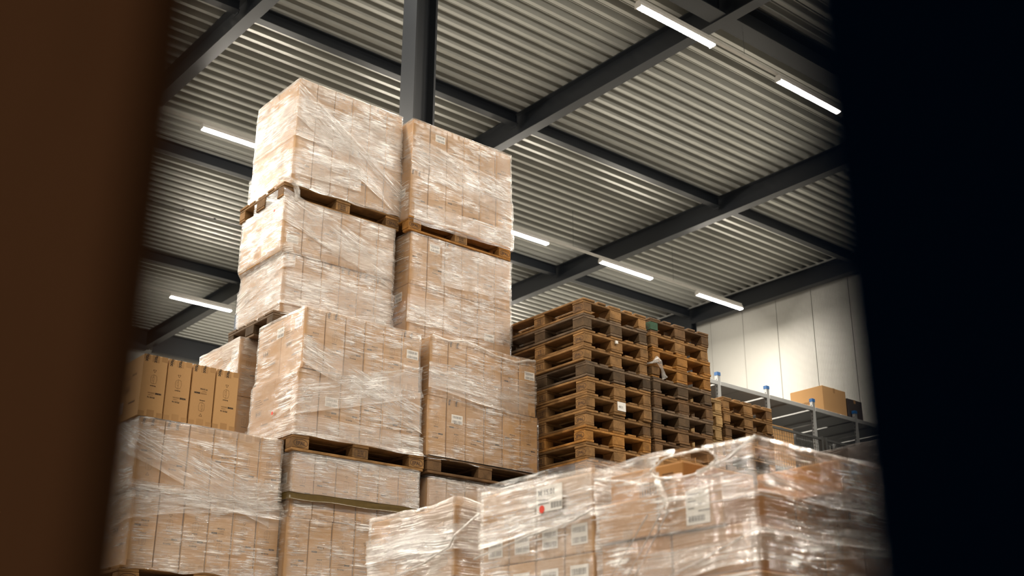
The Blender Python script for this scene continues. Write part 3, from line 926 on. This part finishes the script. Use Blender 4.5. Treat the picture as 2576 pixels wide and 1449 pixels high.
# red stickers
disc = lambda r: MB().prism(ellipse(0, 0, r, r, 14), 'x', -.0012, 0).mesh('round_sticker', 'red')
def sticker(S_, u_, z, r, words):
    x, y = S_(u_, z, .016)
    o = link('round_sticker', disc(r), loc=(x, y, z)); tag(o, words, 'sticker')
sticker(fA2[1], .55, Zr(2.30), .014, 'small red round sticker on film of the oval stamped pallet load')
sticker(fA3[1], .80, Zr(4.19), .012, 'tiny red sticker under the top pallet of the left tower')

# sagging film crest on top of the load in the right tower, bunched at both corners
f, S, lens, _, _ = fB2
pts = [(5.46, 7.63, Zr(3.13)), (5.62, 7.62, Zr(3.105)), (5.78, 7.615, Zr(3.135)), (5.95, 7.61, Zr(3.11)), (6.15, 7.61, Zr(3.07)), (6.35, 7.61, Zr(3.06)), (6.48, 7.61, Zr(3.10)), (6.585, 7.62, Zr(3.12))]
mb = MB().tube(pts, [.008, .010, .016, .012, .008, .009, .015, .010], 7); mb.uv = [(i * .01, 0) for i in range(len(mb.v))]
link('film_crest', mb.mesh('film_crest', 'film_rope', True), f)
# black slip sheet edge under it
struct_ = link('slip_sheet', MB().box(5.43, 6.62, 7.60, 8.36, Zr(2.094), Zr(2.099)).mesh('slip_sheet', 'slipsheet')); tag(struct_, 'black plastic slip sheet under the sagging film load', 'plastic sheet')

# ------------------------------------------------------------------ pallet stacks
def stack(cx, y0, top, tones, words, count, step=.1458, seed=0, green=False):
    rr = random.Random(seed)
    n = len(tones)
    for i, tn in enumerate(tones):
        z = Zr(top) - .144 - i * step
        pallet(cx + rr.uniform(-.014, .014), y0 + .6 + rr.uniform(-.007, .007), z, -PI / 2 + rr.uniform(-.012, .012), tn,
               '%s wooden pallet from the top of the %s' % (ORD[i], words), 'pallets in the stacks', tn != 'grey', green and i == 0)
    zb = Zr(top) - .144 - (n - 1) * step
    m_ = int(round(zb / .1455)); st = zb / m_
    for k_ in range(m_):
        plain_pallet(cx + rr.uniform(-.01, .01), y0 + .6, k_ * st, -PI / 2, ['tan', 'brown', 'orange'][k_ % 3], 'pallet low in the %s, out of view' % words, 'hidden pallets low in the stacks')
stack(7.16, 7.15, 3.643, ['tan', 'grey', 'tan', 'tan', 'grey', 'tan', 'tan', 'tan', 'orange', 'tan', 'orange', 'orange'], 'pallet stack beside the right tower', 27, seed=1)
stack(8.01, 7.15, 3.655, ['brown', 'tan', 'orange', 'orange', 'grey', 'brown', 'grey', 'brown', 'brown', 'tan'], 'second pallet stack from the right tower', 27, seed=2, green=True)
stack(8.87, 7.75, 3.262, ['pale', 'pale', 'pale', 'pale', 'orange'], 'narrow pale pallet stack in the gap', 24, seed=3)
stack(9.70, 7.75, 3.312, ['tan', 'tan', 'brown', 'tan', 'brown'], 'short rear pallet stack by the fence', 24, seed=4)
# scraps on the stacks
mb = MB()
pts = [(7.60, 7.135, Zr(3.20)), (7.64, 7.12, Zr(3.235)), (7.67, 7.115, Zr(3.21)), (7.70, 7.115, Zr(3.15)), (7.725, 7.12, Zr(3.09)), (7.74, 7.12, Zr(3.07))]
mb.tube(pts, [.01, .03, .026, .012, .022, .03], 7); mb.tube([(7.59, 7.25, Zr(3.205)), (7.60, 7.14, Zr(3.20)), (7.65, 7.118, Zr(3.215))], [.006, .01, .012], 6)
mb.uv = [(i * .01, 0) for i in range(len(mb.v))]
o = link('film_scrap', mb.mesh('film_scrap', 'film_rope', True)); tag(o, 'knotted white film scrap hanging on the second pallet stack', 'plastic film')
o = link('paper_label', MB().box(7.13, 7.23, 7.136, 7.146, Zr(2.665), Zr(2.745)).mesh('paper_label', 'paper')); tag(o, 'white printed label stuck on a pallet block', 'label')
mb = MB(); mb.add2d(text2d('4821', .03)[0], lambda p, q: (7.14 + p, 7.1355, Zr(2.69) + q))
link('label_print', mb.mesh('label_print', 'barcode'), o)
o = link('paper_scrap', MB().box(7.13, 7.158, 7.136, 7.150, Zr(3.285), Zr(3.312)).mesh('paper_scrap', 'paper')); tag(o, 'tiny white paper scrap on a pallet block', 'paper')

# ------------------------------------------------------------------ front row of wrapped loads with flat cartons
def flat_load(words, x0, x1, y0, y1, tops, film, seed, splits, offs, zt_film, cartonmat=None, skip=(), bands=(), hole=None, lump=.012, lumpfn=None):
    """tops: z of layer tops from the top down (last = bottom of the lowest visible layer)"""
    tops = [Zr(t) for t in tops]
    rects = []; made = {}
    for li in range(len(tops) - 1):
        b, a = tops[li], tops[li + 1]
        dx0, dy0, dy1 = offs[li]
        xa, ya, yb = x0 + dx0, y0 + dy0, y1 + dy1
        rects.insert(0, (a, b, x0 + min(0, dx0), x1, min(y0, ya) if li else y0, yb))
        nside = splits[li]
        wy = (yb - ya) / nside
        h = b - a - .004
        lay = ['top', 'second', 'third', 'fourth', 'fifth'][li]
        for i in range(nside):      # cartons along the -X face, near to far
            if (li, i) in skip: continue
            c = link('carton', None, loc=(xa, ya + i * wy, a)); tag(c, '%s flat carton from the near corner, %s layer of the %s' % (ORD[i], lay, words), 'box', 'cartons in the %s' % words)
            body = MB().box(0, .42, .003, wy - .003, 0, h, .004).mesh('carton_body', cartonmat or 'kraft')
            link('carton_body', body, c)
            if seed % 2:
                link('packing_tape', MB().box(-.0006, .4, wy / 2 - .025, wy / 2 + .025, h * .0, h * .25).mesh('packing_tape', 'tape'), c)
            made[(li, i)] = (c, wy, h)
        nx = max(2, int((x1 - xa - .42) / .19)); wx = (x1 - xa - .425) / nx
        for i in range(nx):         # cartons along the -Y face
            c = link('carton', None, loc=(xa + .425 + i * wx, ya, a)); tag(c, '%s carton along the right face, %s layer of the %s' % (ORD[i], lay, words), 'box', 'cartons in the %s' % words)
            link('carton_body', MB().box(.003, wx - .003, 0, min(.40, yb - ya), 0, h, .004).mesh('carton_body', cartonmat or 'kraft'), c)
            tl = MB(); gt, wt = text2d('tcc', .03, .001); tl.add2d(gt, lambda p, q: (wx * .3 + q, -.001, h * .85 - p))
            t_ = link('packing_tape', MB().box(wx * .3 - .015, wx * .3 + .035, -.0006, .01, h * .45, h + .0004).mesh('packing_tape', 'tape'), c)
            link('tape_lettering', tl.mesh('tape_lettering', 'ink'), t_)
    # lower part, cut off by the frame
    zlow = tops[-1]
    plain_pallet((x0 + x1) / 2, (y0 + y1) / 2, 0, 0, 'tan', 'pallet under the %s, out of view' % words, 'pallets under the front loads')
    for i in range(3):
        w = (x1 - x0) / 3
        carton(x0 + i * w, y0 + .01, .146, w - .004, (y1 - y0) - .02, zlow - .15, 'tall carton low in the %s, out of view' % words, 'cartons low in the front loads', False, False, False)
    rects.insert(0, (.146, zlow, x0, x1, y0, y1))
    mb, S, perim, us, lens = film_shell(rects, zlow - .25, Zr(zt_film), lump, seed, None, hole, .016, .010, lumpfn)
    f = link('stretch_film', mb.mesh('stretch_film', film, True)); tag(f, 'clear stretch film wrapped around the %s' % words, 'plastic film', 'stretch films on the loads')
    for bi, (u0, u1, za, slope, w) in enumerate(bands):
        bm = band(S, lens, u0, u1, lambda pu, za=za, slope=slope: Zr(za) + slope * pu, w, .008 + .006 * bi, seed * 3 + bi)
        link('film_band', bm.mesh('film_band', film, True), f)
    return f, S, lens, made

gW, hW, iW = 'bottom centre front load', 'red dot front load', 'torn film front load'
fG = flat_load(gW, 3.53, 4.7, 4.69, 5.46, [1.075, .90, .72, .55], 'film_white', 12, [2, 3, 3], [(0, 0, 0)] * 3, 1.078, bands=[(0, 2, .85, .0, .12)], lump=.02,
     lumpfn=lambda pu: .02 * math.exp(-((pu - .77) / .10) ** 2))
fH = flat_load(hW, 3.36, 4.55, 3.52, 4.26, [1.028, .862, .697, .53, .36], 'film_front', 13, [2, 4, 4, 4], [(0, 0, 0), (.004, 0, 0), (0, 0, 0), (0, 0, 0)], 1.034, bands=[(0, 1.2, .78, .08, .10), (0, 1.3, .92, .02, .14)], lump=.012)
fI = flat_load(iW, 3.274, 4.45, 2.596, 3.405, [.985, .856, .702, .534, .38], 'film_front', 15, [2, 2, 2, 2], [(.07, 0.0, 0), (.0, .160, 0), (.013, .057, 0), (0, .03, 0)], .985,
     'kraft_deep', skip=[(0, 0)], hole=(.485, Zr(.938), .150, .043), bands=[(.8, 2.0, .80, -.02, .08), (.3, 2.0, .485, .09, .10), (.9, 2.0, .635, .01, .06)], lump=.008,
     lumpfn=lambda pu: .022 * math.exp(-((pu - .30) / .25) ** 2))
# ropes of bunched film
f, S, lens, made = fH
link('film_rope', film_rope(S, lens, [(.0, Zr(.74)), (.5, Zr(.80)), (.85, Zr(.83)), (1.0, Zr(.865))], .006).mesh('film_rope', 'film_rope', True), f)
for i in range(4):
    c, wy, h = made[(1, i)]
    add_label(c, make_label(.10, .085, 2), 'side', wy / 2, h * .5, -.0012)
for i in range(3):
    c, wy, h = made[(2, i)]
    add_label(c, make_label(.11, .095, 2), 'side', wy / 2, h * .45, -.0012)
# big shipping label with red dot
c, wy, h = made[(0, 0)]
lab = link('shipping_label', MB().box(-.0225, -.0215, .17, .335, h * .18, h * .86).mesh('shipping_label', 'paper'), c); lab['label'] = 'white shipping label with printed number'
mb = MB(); gt, wt = text2d('M 15.01', .034, .001); mb.add2d(gt, lambda p, q: (-.0229, .325 - p, h * .62 + q))
for i in range(4): mb.add2d(rect2d(0, .05 + .02 * (i % 2), -.006 * i, -.006 * i + .003), lambda p, q: (-.0229, .325 - p, h * .50 + q))
x = 0
for i in range(12):
    mb.add2d(rect2d(x, x + .003, 0, .026), lambda p, q: (-.0229, .24 - p, h * .24 + q)); x += .003 + .0015 * (1 + i % 3)
link('label_print', mb.mesh('label_print', 'barcode'), lab)
link('red_dot', MB().prism([(p, q) for p, q in ellipse(.30, h * .26, .017, .017, 14)], 'x', -.0240, -.0226).mesh('red_dot', 'red'), lab)
f, S, lens, made = fG
link('film_rope', film_rope(S, lens, [(.15, Zr(.72)), (.7, Zr(.80)), (.95, Zr(.86)), (1.02, Zr(.93)), (1.12, Zr(1.03))], .007).mesh('film_rope', 'film_rope', True), f)
f, S, lens, made = fI
c, wy, h = made[(1, 0)]
lab = link('shipping_label', MB().box(-.0016, -.0006, .065, .180, h * .10, h * .92).mesh('shipping_label', 'paper'), c); lab['label'] = 'white shipping label with barcode'
mb = MB()
for i, (a, b) in enumerate(((.005, .06), (.005, .03), (.005, .045), (.055, .075), (.005, .035), (.055, .11))):
    mb.add2d(rect2d(a, b, 0, .005), lambda p, q, i=i: (-.0022, .174 - p, h * (.82 - .085 * i) + q))
x = 0
for i in range(16):
    mb.add2d(rect2d(x, x + .003, 0, .022), lambda p, q: (-.0022, .168 - p, h * .16 + q)); x += .003 + .001 * (1 + i % 3)
link('label_print', mb.mesh('label_print', 'barcode'), lab)
# rolled rim of the torn hole and the strand hanging from it
rim = []
cu, cv, ru, rv = .485, Zr(.938), .155, .045
for i in range(49):
    a = 2 * PI * i / 48
    w_ = 1 + .22 * mnoise.noise(Vector((math.cos(a) * 1.6, math.sin(a) * 1.6, 1)))
    u_ = (cu + ru * w_ * math.cos(a)) / lens[0]; z = cv + rv * w_ * math.sin(a)
    x_, y_ = S(u_, z, .012); rim.append((x_, y_, z))
rr = [.0025 + .010 * abs(mnoise.noise(Vector((i * .37, 0, 0)))) for i in range(49)]
mb = MB().tube(rim, rr, 6); mb.uv = [(i * .01, 0) for i in range(len(mb.v))]
link('torn_rim', mb.mesh('torn_rim', 'film_rope', True), f)
mb = MB().tube([(3.25, 3.058, Zr(.900)), (3.246, 3.036, Zr(.882)), (3.242, 3.027, Zr(.858)), (3.242, 3.014, Zr(.832)), (3.243, 3.008, Zr(.806)), (3.244, 3.006, Zr(.784))], [.011, .018, .014, .015, .010, .003], 7)
mb.uv = [(i * .01, 0) for i in range(len(mb.v))]
link('film_strand', mb.mesh('film_strand', 'film_rope', True), f)
link('film_rope', film_rope(S, lens, [(.02, Zr(.796)), (.5, Zr(.779)), (.85, Zr(.779)), (1.1, Zr(.775))], .0025).mesh('film_rope', 'film_rope', True), f)
link('film_rope', film_rope(S, lens, [(.68, Zr(.90)), (.85, Zr(.925)), (1.0, Zr(.985))], .007).mesh('film_rope', 'film_rope', True), f)
link('film_rope', film_rope(S, lens, [(.40, Zr(.892)), (.20, Zr(.93)), (.05, Zr(.955))], .004).mesh('film_rope', 'film_rope', True), f)
for i, (ua, za, ub, zb_) in enumerate(((.20, .51, .46, .775), (.25, .51, .50, .775), (.05, .484, .38, .775), (.3, .493, .8, .616), (.35, .493, .9, .642))):
    link('film_rope', film_rope(S, lens, [(ua, Zr(za)), (ub, Zr(zb_))], .0035).mesh('film_rope', 'film_rope', True), f)
c, wy, h = made[(0, 1)]
b = MB(); fx = lambda p, q: (-.001, wy - .03 - p, q)
b.add2d(line2d([(.14, .012), (.24, .012), (.24, .062), (.14, .062)], .003, True), fx)
for i in range(6): b.add2d(rect2d(.15 + .014 * i, .157 + .014 * i, .018, .056), fx)
for i in range(3): b.add2d(rect2d(.26, .32 - .01 * i, .085 - .012 * i, .089 - .012 * i), fx)
link('side_print', b.mesh('side_print', 'ink'), c)

# dim wrapped load far right, behind the fence end
fJ = flat_load('dim load by the fence', 10.30, 11.4, 6.6, 7.35, [2.78, 2.45, 2.12, 1.8], 'film_dim', 16, [2, 2, 2], [(0, 0, 0)] * 3, 2.785, 'dark_ply', lump=.02)

# ------------------------------------------------------------------ shelving rack behind the pallet stacks
RY = 9.80; KX = 1.25
posts = [10.68, 11.70, 12.72, 13.75, 14.78, 15.80, 16.82, 17.85]
rack = link('shelving_rack', None, loc=(0, RY, 0)); tag(rack, 'galvanised shelving rack with blue post caps before the white wall', 'rack')
ptop = Zr(4.50); sh = Zr(4.36)
hole_me = MB()
for px in posts:
    for dy in (0, 1.15):
        p = link('post', MB().prism([(-.028, 0), (.028, 0), (.028, .045), (.018, .045), (.018, .006), (-.018, .006), (-.018, .045), (-.028, .045)], 'z', 0, ptop).mesh('post', 'galv'), rack, (px, dy, 0))
        cp = MB().box(-.033, .033, -.005, .050, ptop - .035, ptop + .012).mesh('post_cap', 'cap')
        link('post_cap', cp, p)
        hm = MB()
        for j in range(24): hm.box(-.0285, -.0279, .014, .028, ptop - .10 - j * .05, ptop - .08 - j * .05)
        link('post_holes', hm.mesh('post_holes', 'wire'), p)
    for zz in (sh - .22, sh - .95):
        link('brace', MB().tube([(px - .01, .02, zz), (px - .01, 1.15, zz)], .012, 6).mesh('brace', 'galv'), rack)
for i in range(len(posts) - 1):
    a, b = posts[i], posts[i + 1]
    link('back_panel', MB().box(a + .03, b - .03, 1.20, 1.21, .05, sh + .02).mesh('back_panel', 'galv'), rack)
    for zz in (sh, sh - .98, sh - 1.9):
        s_ = link('shelf', MB().box(a + .03, b - .03, .03, 1.17, zz, zz + .02).mesh('shelf', 'galv'), rack)
        for yy_ in (0.0, 1.15):
            link('shelf_lip', MB().box(a + .028, b - .028, yy_ - .004, yy_ + .03, zz - .03, zz + .03, .004).mesh('shelf_lip', 'galv'), s_)
        link('stiffener', MB().box((a + b) / 2 - .03, (a + b) / 2 + .03, .05, 1.12, zz - .02, zz).mesh('stiffener', 'galv'), s_)
def plain_carton(x0, x1, y0, y1, z0, z1, label, m='kraft', printed=False):
    o = link('carton', None, loc=(x0, y0, z0)); tag(o, label, 'box')
    link('carton_body', MB().box(0, x1 - x0, 0, y1 - y0, 0, z1 - z0, .005).mesh('carton_body', m), o)
    link('packing_tape', MB().box((x1 - x0) / 2 - .025, (x1 - x0) / 2 + .025, -.001, .01, (z1 - z0) * .82, z1 - z0 + .001).mesh('packing_tape', 'tape'), o)
    if printed:
        b = MB(); gt, wt = text2d('HOMEDESIGN', .05, .001)
        b.add2d(gt, lambda p, q: (-.001, .52 - p, .16 + q)); b.add2d(rect2d(0, .34, 0, .006), lambda p, q: (-.001, .52 - p, .12 + q))
        link('side_print', b.mesh('side_print', 'ink_soft'), o)
    return o
plain_carton(14.05, 14.62, 9.84, 10.42, sh + .022, sh + .42, 'large brown carton lying on top of the shelving rack', 'kraft', True)
plain_carton(14.68, 15.05, 9.86, 10.38, sh + .022, sh + .34, 'dark carton beside the large carton on the rack', 'dark_ply')
posts_last = posts[-1]
for i, (a, b, zz, hh, lb) in enumerate(((11.85, 12.30, sh - .98, .55, 'brown carton on second shelf behind the wire fence, left'), (12.80, 13.30, sh - .98, .62, 'brown carton on second shelf behind the wire fence, right'),
                                        (11.8, 12.5, sh - 1.9, .6, 'wide carton on the low shelf behind the fence'), (12.9, 13.6, sh - 1.9, .5, 'long carton on the low shelf near the fence post'))):
    plain_carton(a, b, 9.86, 10.36, zz + .022, zz + hh, lb, 'kraft')
# wire fence in front of the rack
FY = 9.30; FZ = Zr(3.75)
fence = link('wire_fence', None, loc=(0, FY, 0)); tag(fence, 'dark wire mesh fence panel standing before the shelving rack', 'fence')
for a, b in ((10.0, 11.42), (11.50, 13.15), (13.24, 14.6), (14.7, 16.3)):
    for zz in (FZ, FZ - 1.9):
        link('rail', MB().box(a, b, -.015, .015, zz - .03, zz).mesh('rail', 'galv_dark'), fence)
    for px in (a, b):
        link('upright', MB().box(px - .018, px + .018, -.018, .018, 0, FZ + .02).mesh('upright', 'galv_dark'), fence)
    w = MB()
    x_ = a + .05
    while x_ < b:
        w.box(x_ - .0015, x_ + .0015, -.0015, .0015, FZ - 1.9, FZ); x_ += .05
    z_ = FZ - 1.85
    while z_ < FZ:
        w.box(a, b, .0015, .0045, z_ - .0015, z_ + .0015); z_ += .05
    wo = link('wire_mesh', w.mesh('wire_mesh', 'galv_dark'), fence); wo['kind'] = 'stuff'

# cable conduit clipped under the deck at left
cz = DECK_Z - .02
cd = link('cable_conduit', None, loc=(0, 0, 0)); tag(cd, 'thin cable conduit clipped under the roof deck at left', 'conduit')
link('tube', MB().tube([(5.0, 21.2, cz), (11.3, 21.2, cz)], .012, 6).mesh('tube', 'galv_dark'), cd)
for i in range(9):
    link('clip', MB().box(-.02, .02, -.018, .018, -.02, .025).mesh('clip', 'galv_dark'), cd, (5.3 + i * .7, 21.2, cz))

# ------------------------------------------------------------------ out-of-focus things framing the view
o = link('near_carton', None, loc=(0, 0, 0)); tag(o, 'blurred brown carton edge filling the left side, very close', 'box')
link('carton_body', MB().box(0.0901, 0.1040, 0.2528, 0.6528, .0, 1.2, .002).mesh('carton_body', 'near_shade_brown'), o)
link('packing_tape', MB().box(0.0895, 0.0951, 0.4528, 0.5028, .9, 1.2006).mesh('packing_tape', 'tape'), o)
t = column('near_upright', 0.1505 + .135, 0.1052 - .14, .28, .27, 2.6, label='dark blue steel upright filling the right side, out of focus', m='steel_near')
